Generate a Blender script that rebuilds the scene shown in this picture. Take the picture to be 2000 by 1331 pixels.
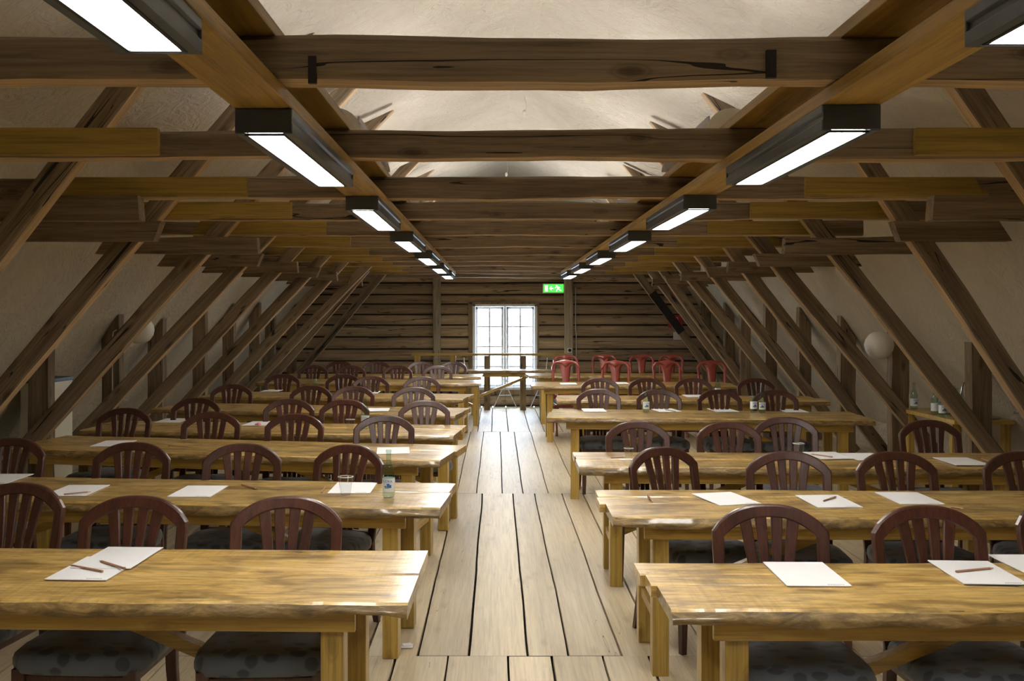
import bpy, math, random
from mathutils import Vector, Matrix, noise
for o in list(bpy.data.objects): bpy.data.objects.remove(o)
R = math.radians
SC = bpy.context.scene
COL = SC.collection
# ------------------------------------------------------------------ camera
FPX = 1860.0; HC = 1.64; VX, VY = 970.0, 617.0
S = FPX/2150.0                       # lengthwise survey factor
cam = bpy.data.cameras.new('camera'); cam.sensor_width = 36.0
cam.lens = 36.0*FPX/2000.0
cam.shift_x = (1000.0-VX)/2000.0; cam.shift_y = -(665.5-VY)/2000.0
cam.clip_start = .05; cam.clip_end = 400
co = bpy.data.objects.new('camera', cam); COL.objects.link(co)
co.location = (0, 0, HC); co.rotation_euler = (R(90), 0, 0)
SC.camera = co
# ------------------------------------------------------------------ world, exposure
w = bpy.data.worlds.new('world'); SC.world = w; w.use_nodes = True
bg = w.node_tree.nodes['Background']
bg.inputs[0].default_value = (.74, .87, 1.0, 1); bg.inputs[1].default_value = 9.0
vs = SC.view_settings
vs.view_transform = 'Standard'; vs.look = 'None'; vs.gamma = 1; vs.use_curve_mapping = False
vs.exposure = 1.5
LAMP = 15.0; UPL = 10.5
YW = 19.9*S                          # far wall
pl = bpy.data.lights.new('window_portal', 'AREA'); pl.shape = 'RECTANGLE'; pl.size = 1.15; pl.size_y = 1.5
pl.cycles.is_portal = True
po = bpy.data.objects.new('window_portal', pl); COL.objects.link(po)
po.location = (.15, YW+.30, 1.12); po.rotation_euler = (R(-90), 0, 0)

def at(px, py, z):                   # floor-plan point seen at a pixel, height z
    Y = (HC-z)*FPX/(py-VY)
    return (px-VX)*Y/FPX, Y
# ------------------------------------------------------------------ helpers
class MB:
    def __init__(s): s.v=[]; s.f=[]; s.m=[]; s.sm=[]
    def add(s, vs_, fs, m=0, sm=False):
        b=len(s.v); s.v += [tuple(p) for p in vs_]
        for f in fs: s.f.append([b+i for i in f]); s.m.append(m); s.sm.append(sm)
    def box(s, x0,x1,y0,y1,z0,z1, m=0, M=None):
        p=[(x0,y0,z0),(x1,y0,z0),(x1,y1,z0),(x0,y1,z0),(x0,y0,z1),(x1,y0,z1),(x1,y1,z1),(x0,y1,z1)]
        if M: p=[M@Vector(q) for q in p]
        s.add(p,[(0,3,2,1),(4,5,6,7),(0,1,5,4),(1,2,6,5),(2,3,7,6),(3,0,4,7)],m)
    def prism(s, pts, y0, y1, m=0, sm=False):    # pts in xz, extruded along y
        n=len(pts); v=[(x,y0,z) for x,z in pts]+[(x,y1,z) for x,z in pts]
        s.add(v,[tuple(range(n)),tuple(range(2*n-1,n-1,-1))],m)
        s.add(v,[(i,i+n,(i+1)%n+n,(i+1)%n) for i in range(n)],m,sm)
    def tube(s, pts, r, n=8, m=0, sm=True, caps=True):
        pts=[Vector(p) for p in pts]; rr = r if isinstance(r,(list,tuple)) else [r]*len(pts)
        rings=[]; up=None
        for i,p in enumerate(pts):
            t=(pts[min(i+1,len(pts)-1)]-pts[max(i-1,0)]).normalized()
            if up is None:
                up=Vector((0,0,1)) if abs(t.z)<.9 else Vector((1,0,0))
            a=t.cross(up).normalized(); b=a.cross(t).normalized(); up=b
            rings.append([p+(a*math.cos(k*2*math.pi/n)+b*math.sin(k*2*math.pi/n))*rr[i] for k in range(n)])
        v=[q for g in rings for q in g]; f=[]
        for i in range(len(pts)-1):
            for k in range(n): f.append((i*n+k,i*n+(k+1)%n,(i+1)*n+(k+1)%n,(i+1)*n+k))
        s.add(v,f,m,sm)
        if caps: s.add(v,[tuple(range(n-1,-1,-1)),tuple(range((len(pts)-1)*n,len(pts)*n))],m)
    def lathe(s, prof, n=20, m=0, c=(0,0,0), sm=True):
        v=[(c[0]+r*math.cos(k*2*math.pi/n),c[1]+r*math.sin(k*2*math.pi/n),c[2]+z) for r,z in prof for k in range(n)]
        f=[(i*n+k,i*n+(k+1)%n,(i+1)*n+(k+1)%n,(i+1)*n+k) for i in range(len(prof)-1) for k in range(n)]
        s.add(v,f,m,sm)
    def grid(s, rows, m=0, sm=True):             # rows of points
        n=len(rows[0]); v=[q for r in rows for q in r]
        s.add(v,[(i*n+k,i*n+k+1,(i+1)*n+k+1,(i+1)*n+k) for i in range(len(rows)-1) for k in range(n-1)],m,sm)
    def build(s, name, mats, parent=None, bevel=0, loc=None, rot=None):
        me=bpy.data.meshes.new(name); me.from_pydata(s.v,[],s.f)
        if not isinstance(mats,(list,tuple)): mats=[mats]
        for q in mats: me.materials.append(q)
        me.polygons.foreach_set('material_index',s.m); me.polygons.foreach_set('use_smooth',s.sm)
        me.update()
        o=bpy.data.objects.new(name,me); COL.objects.link(o)
        if parent: o.parent=parent
        if loc: o.location=loc
        if rot: o.rotation_euler=rot
        if bevel:
            b=o.modifiers.new('bevel','BEVEL'); b.width=bevel; b.segments=2; b.limit_method='ANGLE'; b.angle_limit=R(40)
        return o
def tag(o, label=None, cat=None, group=None, kind=None):
    if label: o['label']=label
    if cat: o['category']=cat
    if group: o['group']=group
    if kind: o['kind']=kind
    return o
def empty(name, loc=(0,0,0), rz=0):
    o=bpy.data.objects.new(name,None); COL.objects.link(o); o.location=loc; o.rotation_euler=(0,0,rz)
    o.empty_display_size=.1; return o
KIDS={}
def copy_tree(o, parent=None):
    c=o.copy(); COL.objects.link(c); c.parent=parent
    for ch in list(o.children): copy_tree(ch,c)
    return c
ORD=['nearest','second','third','fourth','fifth','sixth','seventh','eighth','ninth','tenth','eleventh','twelfth']
# ------------------------------------------------------------------ materials
def nt(name):
    m=bpy.data.materials.new(name); m.use_nodes=True; t=m.node_tree; b=t.nodes['Principled BSDF']
    return m,t,b
def N(t,typ,**k):
    n=t.nodes.new(typ)
    for a,v in k.items():
        if a in('operation','blend_type','data_type','feature','distance','attribute_name','interpolation_type'): setattr(n,a,v)
        else: n.inputs[a].default_value=v
    return n
def L(t,a,b): t.links.new(a,b)
def plain(name,c,rough=.5,metal=0,coat=0,spec=None,emit=None,es=0,trans=0,ior=None,alpha=None):
    m,t,b=nt(name); b.inputs['Base Color'].default_value=(*c,1); b.inputs['Roughness'].default_value=rough
    b.inputs['Metallic'].default_value=metal; b.inputs['Coat Weight'].default_value=coat
    if trans: b.inputs['Transmission Weight'].default_value=trans
    if ior: b.inputs['IOR'].default_value=ior
    if emit: b.inputs['Emission Color'].default_value=(*emit,1); b.inputs['Emission Strength'].default_value=es
    # gentle procedural variation
    if not emit and not trans:
        tc=N(t,'ShaderNodeTexCoord'); n=N(t,'ShaderNodeTexNoise',Scale=14.0,Detail=3.0)
        L(t,tc.outputs['Object'],n.inputs['Vector'])
        mr=N(t,'ShaderNodeMapRange'); mr.inputs[3].default_value=max(.02,rough-.06); mr.inputs[4].default_value=min(1,rough+.06)
        L(t,n.outputs['Fac'],mr.inputs[0]); L(t,mr.outputs[0],b.inputs['Roughness'])
    return m
def ramp(t,stops):
    r=t.nodes.new('ShaderNodeValToRGB'); e=r.color_ramp.elements
    while len(e)<len(stops): e.new(.5)
    for i,(p,c) in enumerate(stops): e[i].position=p; e[i].color=(*c,1) if len(c)==3 else c
    return r
def mixc(t,fac,a,b,mode='MIX'):
    n=t.nodes.new('ShaderNodeMix'); n.data_type='RGBA'; n.blend_type=mode
    for s_,v in ((0,fac),(6,a),(7,b)):
        if isinstance(v,bpy.types.NodeSocket): L(t,v,n.inputs[s_])
        elif isinstance(v,tuple): n.inputs[s_].default_value=(*v,1)
        else: n.inputs[s_].default_value=v
    return n.outputs[2]
def wood(name, dark, mid, light, axis='x', rough=.7, bump=.25, crack=.0, knots=.5, coat=0, fine=1.0, warp=.25, attr=None, coarse=1.0, stain=0.0, coatr=.12, al=1.0, grain=.75, kn=1.0, saw=0.0):
    m,t,b=nt(name)
    tc=N(t,'ShaderNodeTexCoord'); oi=N(t,'ShaderNodeObjectInfo')
    sc=N(t,'ShaderNodeVectorMath',operation='SCALE'); sc.inputs[0].default_value=(37,91,53); L(t,oi.outputs['Random'],sc.inputs['Scale'])
    ad=N(t,'ShaderNodeVectorMath',operation='ADD'); L(t,tc.outputs['Object'],ad.inputs[0]); L(t,sc.outputs[0],ad.inputs[1])
    src=ad.outputs[0]
    if attr:
        at_=N(t,'ShaderNodeAttribute',attribute_name=attr)
        s2=N(t,'ShaderNodeVectorMath',operation='SCALE'); s2.inputs[0].default_value=(17,61,23); L(t,at_.outputs['Fac'],s2.inputs['Scale'])
        a2=N(t,'ShaderNodeVectorMath',operation='ADD'); L(t,src,a2.inputs[0]); L(t,s2.outputs[0],a2.inputs[1]); src=a2.outputs[0]
    def stretch(al,cr):
        mp=N(t,'ShaderNodeVectorMath',operation='MULTIPLY'); L(t,src,mp.inputs[0])
        mp.inputs[1].default_value={'x':(al,cr,cr),'y':(cr,al,cr),'z':(cr,cr,al)}[axis]; return mp.outputs[0]
    n1=N(t,'ShaderNodeTexNoise',Scale=1.0,Detail=6.0,Roughness=.62,Distortion=warp); L(t,stretch(.55*coarse*al,9*coarse),n1.inputs['Vector'])
    r1=ramp(t,[(.28,dark),(.5,mid),(.72,light)]); L(t,n1.outputs['Fac'],r1.inputs[0])
    n2=N(t,'ShaderNodeTexNoise',Scale=1.0,Detail=6.0,Roughness=.7,Distortion=.3); L(t,stretch(2.2*al,70*fine),n2.inputs['Vector'])
    r2=ramp(t,[(.34,(.50,.50,.50)),(.58,(1.1,1.1,1.1))]); L(t,n2.outputs['Fac'],r2.inputs[0])
    c=mixc(t,grain,r1.outputs[0],r2.outputs[0],'MULTIPLY')
    h=N(t,'ShaderNodeMath',operation='MULTIPLY'); h.inputs[1].default_value=.5; L(t,n2.outputs['Fac'],h.inputs[0])
    hs=h.outputs[0]
    if crack:
        n3=N(t,'ShaderNodeTexNoise',Scale=1.0,Detail=2.5,Roughness=.55,Distortion=.2); L(t,stretch(.32,8.5),n3.inputs['Vector'])
        sb=N(t,'ShaderNodeMath',operation='SUBTRACT'); sb.inputs[1].default_value=.5; L(t,n3.outputs['Fac'],sb.inputs[0])
        ab=N(t,'ShaderNodeMath',operation='ABSOLUTE'); L(t,sb.outputs[0],ab.inputs[0])
        n4=N(t,'ShaderNodeTexNoise',Scale=1.0,Detail=1.0); L(t,stretch(1.1,3),n4.inputs['Vector'])
        mr=N(t,'ShaderNodeMapRange'); mr.inputs[1].default_value=.45; mr.inputs[2].default_value=.72; mr.inputs[3].default_value=0; mr.inputs[4].default_value=.013*crack
        L(t,n4.outputs['Fac'],mr.inputs[0])
        lt=N(t,'ShaderNodeMath',operation='LESS_THAN'); L(t,ab.outputs[0],lt.inputs[0]); L(t,mr.outputs[0],lt.inputs[1])
        c=mixc(t,lt.outputs[0],c,tuple(q*.16 for q in dark))
        s3=N(t,'ShaderNodeMath',operation='SUBTRACT'); L(t,hs,s3.inputs[0]); L(t,lt.outputs[0],s3.inputs[1]); hs=s3.outputs[0]
    if knots:
        v=N(t,'ShaderNodeTexVoronoi',Scale=1.0); L(t,stretch(3.1*kn,8.5*kn),v.inputs['Vector'])
        rk=ramp(t,[(.0,(.18,.13,.10)),(.10,(.35,.28,.24)),(.15,(.8,.78,.76)),(.17,(.62,.58,.55)),(.22,(1,1,1))]); L(t,v.outputs['Distance'],rk.inputs[0])
        c=mixc(t,knots,c,rk.outputs[0],'MULTIPLY')
    if saw:
        n7=N(t,'ShaderNodeTexNoise',Scale=1.0,Detail=3.0,Roughness=.6); L(t,stretch(55,2.2),n7.inputs['Vector'])
        r7=ramp(t,[(.38,(.62,.60,.56)),(.6,(1.06,1.06,1.06))]); L(t,n7.outputs['Fac'],r7.inputs[0])
        n8=N(t,'ShaderNodeTexNoise',Scale=1.0,Detail=2.0); L(t,stretch(1.1,2.5),n8.inputs['Vector'])
        r8=ramp(t,[(.42,(0,0,0)),(.62,(saw,saw,saw))]); L(t,n8.outputs['Fac'],r8.inputs[0])
        c=mixc(t,r8.outputs[0],c,r7.outputs[0],'MULTIPLY')
        s8=N(t,'ShaderNodeMath',operation='MULTIPLY_ADD'); s8.inputs[1].default_value=.35; L(t,n7.outputs['Fac'],s8.inputs[0]); L(t,hs,s8.inputs[2]); hs=s8.outputs[0]
    if stain:
        n5=N(t,'ShaderNodeTexNoise',Scale=1.0,Detail=4.0,Roughness=.6,Distortion=.8); L(t,stretch(2.6,7),n5.inputs['Vector'])
        r5=ramp(t,[(.50,(1,1,1)),(.62,(.5,.47,.42)),(.75,(.33,.32,.30))]); L(t,n5.outputs['Fac'],r5.inputs[0])
        c=mixc(t,stain,c,r5.outputs[0],'MULTIPLY')
    hv=N(t,'ShaderNodeHueSaturation'); L(t,c,hv.inputs['Color'])
    mv=N(t,'ShaderNodeMapRange'); mv.inputs[3].default_value=.86; mv.inputs[4].default_value=1.12
    L(t,(at_.outputs['Fac'] if attr else oi.outputs['Random']),mv.inputs[0]); L(t,mv.outputs[0],hv.inputs['Value'])
    L(t,hv.outputs[0],b.inputs['Base Color'])
    bp=N(t,'ShaderNodeBump',Strength=bump,Distance=.01); L(t,hs,bp.inputs['Height']); L(t,bp.outputs[0],b.inputs['Normal'])
    b.inputs['Roughness'].default_value=rough
    if coat:
        b.inputs['Coat Weight'].default_value=coat; b.inputs['Coat Roughness'].default_value=coatr
        bp2=N(t,'ShaderNodeBump',Strength=.35,Distance=.004)
        n6=N(t,'ShaderNodeTexNoise',Scale=1.0,Detail=3.0); L(t,stretch(6,26),n6.inputs['Vector'])
        L(t,n6.outputs['Fac'],bp2.inputs['Height']); L(t,bp2.outputs[0],b.inputs['Coat Normal'])
    return m
OLD=dict(dark=(.115,.073,.036),mid=(.230,.162,.094),light=(.335,.245,.150))
W_OLD=wood('old_hewn_timber',**OLD,axis='x',rough=.8,bump=.5,crack=1.0,knots=.75,coarse=.9)
W_OLDZ=wood('old_upright_timber',**OLD,axis='z',rough=.8,bump=.5,crack=.8,knots=.7)
W_GREYW=wood('silvered_wall_post',(.24,.20,.14),(.40,.34,.25),(.52,.45,.34),axis='x',rough=.85,bump=.4,crack=.5,knots=.6)
W_LITFACE=wood('hewn_timber_painted_lit',(.30,.19,.085),(.46,.31,.155),(.58,.41,.23),axis='x',rough=.8,bump=.4,crack=.3,knots=.4)  # paler copy of the old timber, bounced light painted into its colour
W_YEL=wood('yellowed_pine_board',(.21,.125,.018),(.32,.205,.034),(.40,.27,.055),axis='x',rough=.5,bump=.12,knots=.55,coarse=.7)
W_YELY=wood('yellowed_pine_rail',(.26,.145,.024),(.40,.245,.048),(.50,.33,.075),axis='y',rough=.5,bump=.12,knots=.5,coarse=.6)
W_LEG=wood('table_leg_pine',(.38,.235,.045),(.49,.32,.070),(.57,.395,.105),axis='z',rough=.35,bump=.1,knots=.55,coat=.3,coarse=.7)
W_APR=wood('table_apron_pine',(.36,.22,.040),(.47,.30,.062),(.55,.375,.095),axis='x',rough=.38,bump=.1,knots=.5,coat=.3,coarse=.7)
W_TOP=wood('lacquered_tabletop',(.33,.185,.045),(.66,.43,.125),(.80,.575,.235),axis='x',rough=.38,bump=.6,knots=.7,coat=.7,stain=.9,coarse=1.5,crack=.35,coatr=.17,warp=1.2,al=3.2,saw=.5)
W_BARK=wood('waney_table_edge',(.09,.055,.018),(.24,.15,.05),(.45,.30,.115),axis='x',rough=.45,bump=1.0,knots=.3,coat=.5,coarse=2.4,warp=1.8,al=5.0,fine=.5)
W_LOG=wood('weathered_log_wall',(.21,.145,.085),(.39,.285,.175),(.52,.40,.265),axis='x',rough=.85,bump=.5,crack=.9,knots=.7,attr='rnd',coarse=.8)
W_FLR=wood('scrubbed_floorboards',(.54,.435,.28),(.62,.515,.345),(.68,.58,.41),axis='y',rough=.44,bump=.2,crack=.10,knots=.22,grain=.4,attr='rnd',coarse=.6)
W_CHR=wood('mahogany_stained_chair',(.048,.015,.009),(.074,.024,.015),(.096,.034,.022),axis='z',rough=.36,bump=.06,knots=0,coat=.35,coarse=.8,coatr=.2)
W_RED=plain('red_lacquered_wood',(.34,.060,.045),.35,coat=.4)
M_IRON=plain('dark_iron',(.03,.026,.022),.6,metal=.5)
M_HOUS=plain('charcoal_lamp_housing',(.075,.086,.100),.4,metal=.1)
M_HOUS2=plain('charcoal_lamp_groove',(.018,.020,.023),.5)
M_DIFF=plain('lit_diffuser',(1,1,1),.5,emit=(1,.97,.90),es=LAMP)
M_UP=plain('lit_uplight_tube',(1,1,1),.5,emit=(.98,.97,.99),es=UPL)
M_ENAM=plain('pale_lilac_enamel',(.55,.54,.60),.45)
M_ENAMW=plain('cream_enamel',(.74,.70,.62),.5)
M_WHITE=plain('white_painted_wood',(.80,.81,.82),.4)
M_PAPER=plain('white_paper',(.86,.86,.88),.8)
M_GREY=plain('grey_print',(.25,.25,.27),.8)
M_PENC=plain('brown_pencil_lacquer',(.42,.22,.14),.45)
M_PENCT=plain('bare_pencil_wood',(.62,.42,.24),.6)
M_LEAD=plain('pencil_lead',(.05,.05,.05),.5)
M_WIRE=plain('white_coated_wire',(.80,.82,.85),.3)
M_DWIRE=plain('dark_thin_wire',(.06,.055,.05),.6)
M_LABEL=plain('bottle_label_paper',(.78,.83,.86),.5)
M_BLUE=plain('label_blue_print',(.05,.14,.42),.5)
M_LGREEN=plain('label_green_print',(.20,.42,.12),.5)
M_CAP=plain('pale_cap',(.62,.64,.62),.4,metal=.4)
M_BLK=plain('black_counter_top',(.02,.022,.024),.4)
M_CAB=plain('cream_cabinet_front',(.66,.62,.50),.5)
M_PINK=plain('pink_plastic',(.80,.25,.28),.4)
M_SIGNR=plain('red_sign_face',(.55,.05,.06),.4)
M_SIGNW=plain('white_sign_face',(.72,.72,.70),.5)
M_EXITG=plain('lit_green_sign',(.02,.25,.05),.4,emit=(.03,.42,.035),es=1.25)
M_EXITW=plain('lit_yellow_white_pictogram',(.8,.9,.5),.4,emit=(.72,1.0,.40),es=1.5)
M_STEEL=plain('polished_steel',(.62,.62,.62),.18,metal=1)
M_SUB=plain('dark_subfloor',(.02,.015,.01),.9)
M_DARK=plain('matte_near_black',(.018,.015,.013),.75)
def glass(name,c,rough=.0,thin=False):
    m,t,b=nt(name)
    if thin:
        tr=N(t,'ShaderNodeBsdfTransparent'); tr.inputs[0].default_value=(*c,1); gl=N(t,'ShaderNodeBsdfGlossy',Roughness=.03)
        fr=N(t,'ShaderNodeFresnel',IOR=1.45); mx=N(t,'ShaderNodeMixShader')
        fr=N(t,'ShaderNodeLayerWeight',Blend=.25); pw=N(t,'ShaderNodeMath',operation='POWER'); pw.inputs[1].default_value=2.2; L(t,fr.outputs['Facing'],pw.inputs[0])
        mm=N(t,'ShaderNodeMath',operation='MULTIPLY_ADD'); mm.inputs[1].default_value=.8; mm.inputs[2].default_value=.05; L(t,pw.outputs[0],mm.inputs[0]); L(t,mm.outputs[0],mx.inputs[0]); L(t,tr.outputs[0],mx.inputs[1]); L(t,gl.outputs[0],mx.inputs[2])
        L(t,mx.outputs[0],t.nodes['Material Output'].inputs['Surface'])
    else:
        b.inputs['Base Color'].default_value=(*c,1); b.inputs['Roughness'].default_value=rough
        b.inputs['Transmission Weight'].default_value=1; b.inputs['IOR'].default_value=1.45
    return m
M_PANE=glass('window_pane_glass',(.97,.98,1),thin=True)
M_BOT=glass('clear_bottle_glass',(.78,.88,.84),thin=True)
M_WATER=glass('water',(.90,.95,.93),thin=True)
M_CUP=glass('clear_plastic_cup',(.93,.94,.94),thin=True)
def plaster_mat():
    m,t,b=nt('trowelled_plaster'); tc=N(t,'ShaderNodeTexCoord')
    n1=N(t,'ShaderNodeTexNoise',Scale=1.3,Detail=5.0,Roughness=.6,Distortion=1.6); L(t,tc.outputs['Object'],n1.inputs['Vector'])
    n2=N(t,'ShaderNodeTexNoise',Scale=5.5,Detail=5.0,Roughness=.55,Distortion=3.0); L(t,tc.outputs['Object'],n2.inputs['Vector'])
    r=ramp(t,[(.3,(.47,.415,.315)),(.7,(.545,.49,.38))]); L(t,n1.outputs['Fac'],r.inputs[0]); L(t,r.outputs[0],b.inputs['Base Color'])
    a=N(t,'ShaderNodeMath',operation='ADD'); L(t,n1.outputs['Fac'],a.inputs[0]); L(t,n2.outputs['Fac'],a.inputs[1])
    bp=N(t,'ShaderNodeBump',Strength=.6,Distance=.05); L(t,a.outputs[0],bp.inputs['Height']); L(t,bp.outputs[0],b.inputs['Normal'])
    b.inputs['Roughness'].default_value=.9; return m
M_PLAS=plaster_mat()
def fabric_mat():
    m,t,b=nt('grey_blue_leaf_fabric'); tc=N(t,'ShaderNodeTexCoord')
    mp=N(t,'ShaderNodeVectorMath',operation='MULTIPLY'); mp.inputs[1].default_value=(.85,1.5,.9); L(t,tc.outputs['Object'],mp.inputs[0])
    v=N(t,'ShaderNodeTexVoronoi',Scale=15.0); v.feature='F1'; v.inputs['Randomness'].default_value=.8; L(t,mp.outputs[0],v.inputs['Vector'])
    r=ramp(t,[(.0,(.040,.046,.055)),(.34,(.045,.052,.062)),(.40,(.100,.115,.135)),(1,(.12,.137,.158))]); L(t,v.outputs['Distance'],r.inputs[0])
    L(t,r.outputs[0],b.inputs['Base Color']); b.inputs['Roughness'].default_value=.85; b.inputs['Sheen Weight'].default_value=.3
    n=N(t,'ShaderNodeTexNoise',Scale=300.0); L(t,tc.outputs['Object'],n.inputs['Vector'])
    bp=N(t,'ShaderNodeBump',Strength=.15,Distance=.002); L(t,n.outputs['Fac'],bp.inputs['Height']); L(t,bp.outputs[0],b.inputs['Normal'])
    return m
M_FAB=fabric_mat()
M_FABD=plain('navy_seat_fabric',(.03,.04,.08),.8)
# ------------------------------------------------------------------ room shell
XL,XR=-4.50,4.62; YB=-3.0
prof=[(XR,.36),(3.44+.654*(2.16-1.2),1.2),(3.44,2.16),(3.12,2.64),(3.0,2.78),(2.8,2.89),(.35,4.055),(.15,4.10),(-.05,4.055),(-2.65,2.89),(-2.86,2.78),(-2.99,2.64),(-3.31,2.16),(-3.31-.654*.96,1.2),(XL,.36)]
mb=MB(); rows=[]
ny=14
for j in range(ny+1):
    y=YB+(YW+.12-YB)*j/ny; rows.append([(x,y,z) for x,z in prof])
mb.grid(rows,0,False)
ceil=mb.build('ceiling',M_PLAS); tag(ceil,kind='structure')
for nm,x in (('wall_left',XL),('wall_right',XR)):
    mb=MB(); s=-1 if x<0 else 1
    mb.box(min(x,x+s*.12),max(x,x+s*.12),YB,YW+.12,0,.42)
    tag(mb.build(nm,M_PLAS),kind='structure')
mb=MB(); pp=[(XR+.1,0)]+prof+[(XL-.1,0)]
mb.prism(pp,YB-.12,YB); tag(mb.build('wall_front',M_PLAS),kind='structure')
def with_attr(o,vals):
    a=o.data.attributes.new('rnd','FLOAT','FACE'); a.data.foreach_set('value',vals)
# floor of wide boards, four runs
rnd=random.Random(5)
mb=MB(); vals=[]
def board(x0,x1,y0,y1,seed,top=0.0,th=.03):
    n=max(4,int((y1-y0)/.22)); e0=[];e1=[]
    for i in range(n+1):
        y=y0+(y1-y0)*i/n
        e0.append((x0+.007*noise.noise(Vector((y*.8,seed,0)))+.003*noise.noise(Vector((y*4,seed,3))),y))
        e1.append((x1+.007*noise.noise(Vector((y*.8,seed+1,0)))+.003*noise.noise(Vector((y*4,seed+1,3))),y))
    dz=top+rnd.uniform(-.0015,.0015)
    return e0,e1,dz
runs=[(YB,5.30*S,[-.232,.057,.264,.51]),(5.30*S,10.15*S,[-.38,-.132,.15,.35,.60]),(10.15*S,15.55*S,[-.37,-.184,.05,.246,.48,.75]),(15.55*S,YW+.1,[-.27,-.07,.166,.47])]
sd=10
for (y0,y1,xs) in runs:
    xs=list(xs)
    while xs[0]>XL: xs.insert(0,xs[0]-rnd.uniform(.19,.29))
    while xs[-1]<XR: xs.append(xs[-1]+rnd.uniform(.19,.29))
    xs[0]=XL-.02; xs[-1]=XR+.02
    for a,b in zip(xs[:-1],xs[1:]):
        sd+=1; g=.0035+.004*rnd.random()
        e0,_,dz=board(a+g,b,y0,y1,sd); _,e1,_=board(a,b-g,y0,y1,sd)
        n=len(e0); yy0=.003
        top=[]; 
        r0=[(x,max(y0+yy0,min(y1-yy0,y)),dz) for x,y in e0]; r1=[(x,max(y0+yy0,min(y1-yy0,y)),dz) for x,y in e1]
        k=len(mb.f)
        mb.grid([r1,r0],0,False)
        mb.grid([r0,[(x,y,dz-.03) for x,y,z in r0]],0,False); mb.grid([[(x,y,dz-.03) for x,y,z in r1],r1],0,False)
        v=rnd.random(); vals+=[v]*(len(mb.f)-k)
k=len(mb.f); mb.box(XL-.1,XR+.1,YB-.1,YW+.15,-.12,-.035,1); vals+=[0]*(len(mb.f)-k)
fl=mb.build('floor',[W_FLR,M_SUB]); with_attr(fl,vals); tag(fl,kind='structure')
# far wall of logs with a window opening
WX0,WX1,WZ0,WZ1=-.435,.735,.30,1.85
mb=MB(); vals=[]; z=0.0; rnd=random.Random(11)
def log(x0,x1,z0,z1,sd):
    n=max(3,int((x1-x0)/.25)); hgt=z1-z0
    pr=[(.0,.05),(.10,.016),(.28,.0),(.5,-.006),(.72,.0),(.90,.016),(1,.05)]
    rws=[]
    for i in range(n+1):
        x=x0+(x1-x0)*i/n; wv=.008*noise.noise(Vector((x*.9,sd,0))); wt=.008*noise.noise(Vector((x*.9,sd+9,0)))
        rws.append([(x,YW+.0+dy+.006*noise.noise(Vector((x*2,sd,a*3))),z0+.004+wv+(hgt-.008+wt-wv)*a) for a,dy in pr])
    k=len(mb.f); mb.grid(rws,0,True); vals.extend([rnd.random()]*(len(mb.f)-k))
sd=0
while z<3.62:
    h=rnd.choice([.13,.17,.20,.215,.19,.22]); sd+=1; z1=min(z+h,3.70)
    hw=lambda zz: 4.75 if zz<.4 else (4.0 if zz<1.2 else 4.4)
    A,B=XL-.15,XR+.15
    if z1>WZ0+.02 and z<WZ1-.02:
        log(A,WX0,z,z1,sd); log(WX1,B,z,z1,sd+.5)
    else: log(A,B,z,z1,sd)
    z=z1
k=len(mb.f)
mb.box(XL-.2,WX0-.01,YW+.035,YW+.20,0,3.66,1); mb.box(WX1+.01,XR+.2,YW+.035,YW+.20,0,3.66,1)
mb.box(WX0-.01,WX1+.01,YW+.035,YW+.20,0,WZ0-.01,1); mb.box(WX0-.01,WX1+.01,YW+.035,YW+.20,WZ1+.01,3.66,1)
mb.box(XL-.2,XR+.2,YW+.03,YW+.2,3.58,4.3,2)
vals+=[0]*(len(mb.f)-k)
wb=mb.build('wall_back',[W_LOG,M_SUB,M_PLAS]); with_attr(wb,vals); tag(wb,kind='structure')
# window
win=empty('window_1',(.15,YW,0)); tag(win,kind='structure')
mb=MB(); a=(WX1-WX0)/2
mb.box(-a,-a+.05,-.012,.16,WZ0,WZ1); mb.box(a-.05,a,-.012,.16,WZ0,WZ1); mb.box(-a,a,-.012,.16,WZ1-.045,WZ1); mb.box(-a,a,-.03,.16,WZ0,WZ0+.05)
mb.box(-.022,.022,.03,.12,WZ0+.05,WZ1-.045)
mb.build('window_frame',M_WHITE,win,.004)
mb=MB(); mb.box(-a-.075,-a,-.03,.03,WZ0-.05,WZ1+.03); mb.box(a,a+.03,-.02,.03,WZ0-.05,WZ1+.03); mb.box(-a-.08,a+.04,-.03,.02,WZ1,WZ1+.035); mb.box(-a-.1,a+.1,-.04,.02,WZ0-.09,WZ0)
mb.build('window_trim',W_OLDZ,win,.004)
for s in (-1,1):
    x0,x1=(-a+.052,-.024) if s<0 else (.024,a-.052)
    z0,z1=WZ0+.052,WZ1-.047
    c=MB(); t_=.042
    c.box(x0,x0+t_,.05,.09,z0,z1); c.box(x1-t_,x1,.05,.09,z0,z1); c.box(x0,x1,.05,.09,z1-t_,z1); c.box(x0,x1,.05,.09,z0,z0+t_)
    xm=(x0+x1)/2; c.box(xm-.014,xm+.014,.055,.085,z0,z1)
    for k in range(1,4):
        zz=z0+(z1-z0)*k/4; c.box(x0,x1,.0575,.0825,zz-.013,zz+.013)
    cs=c.build('casement',M_WHITE,win,.003)
    p=MB(); p.box(x0+.02,x1-.02,.068,.072,z0+.02,z1-.02); p.build('pane',M_PANE,cs)
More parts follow.
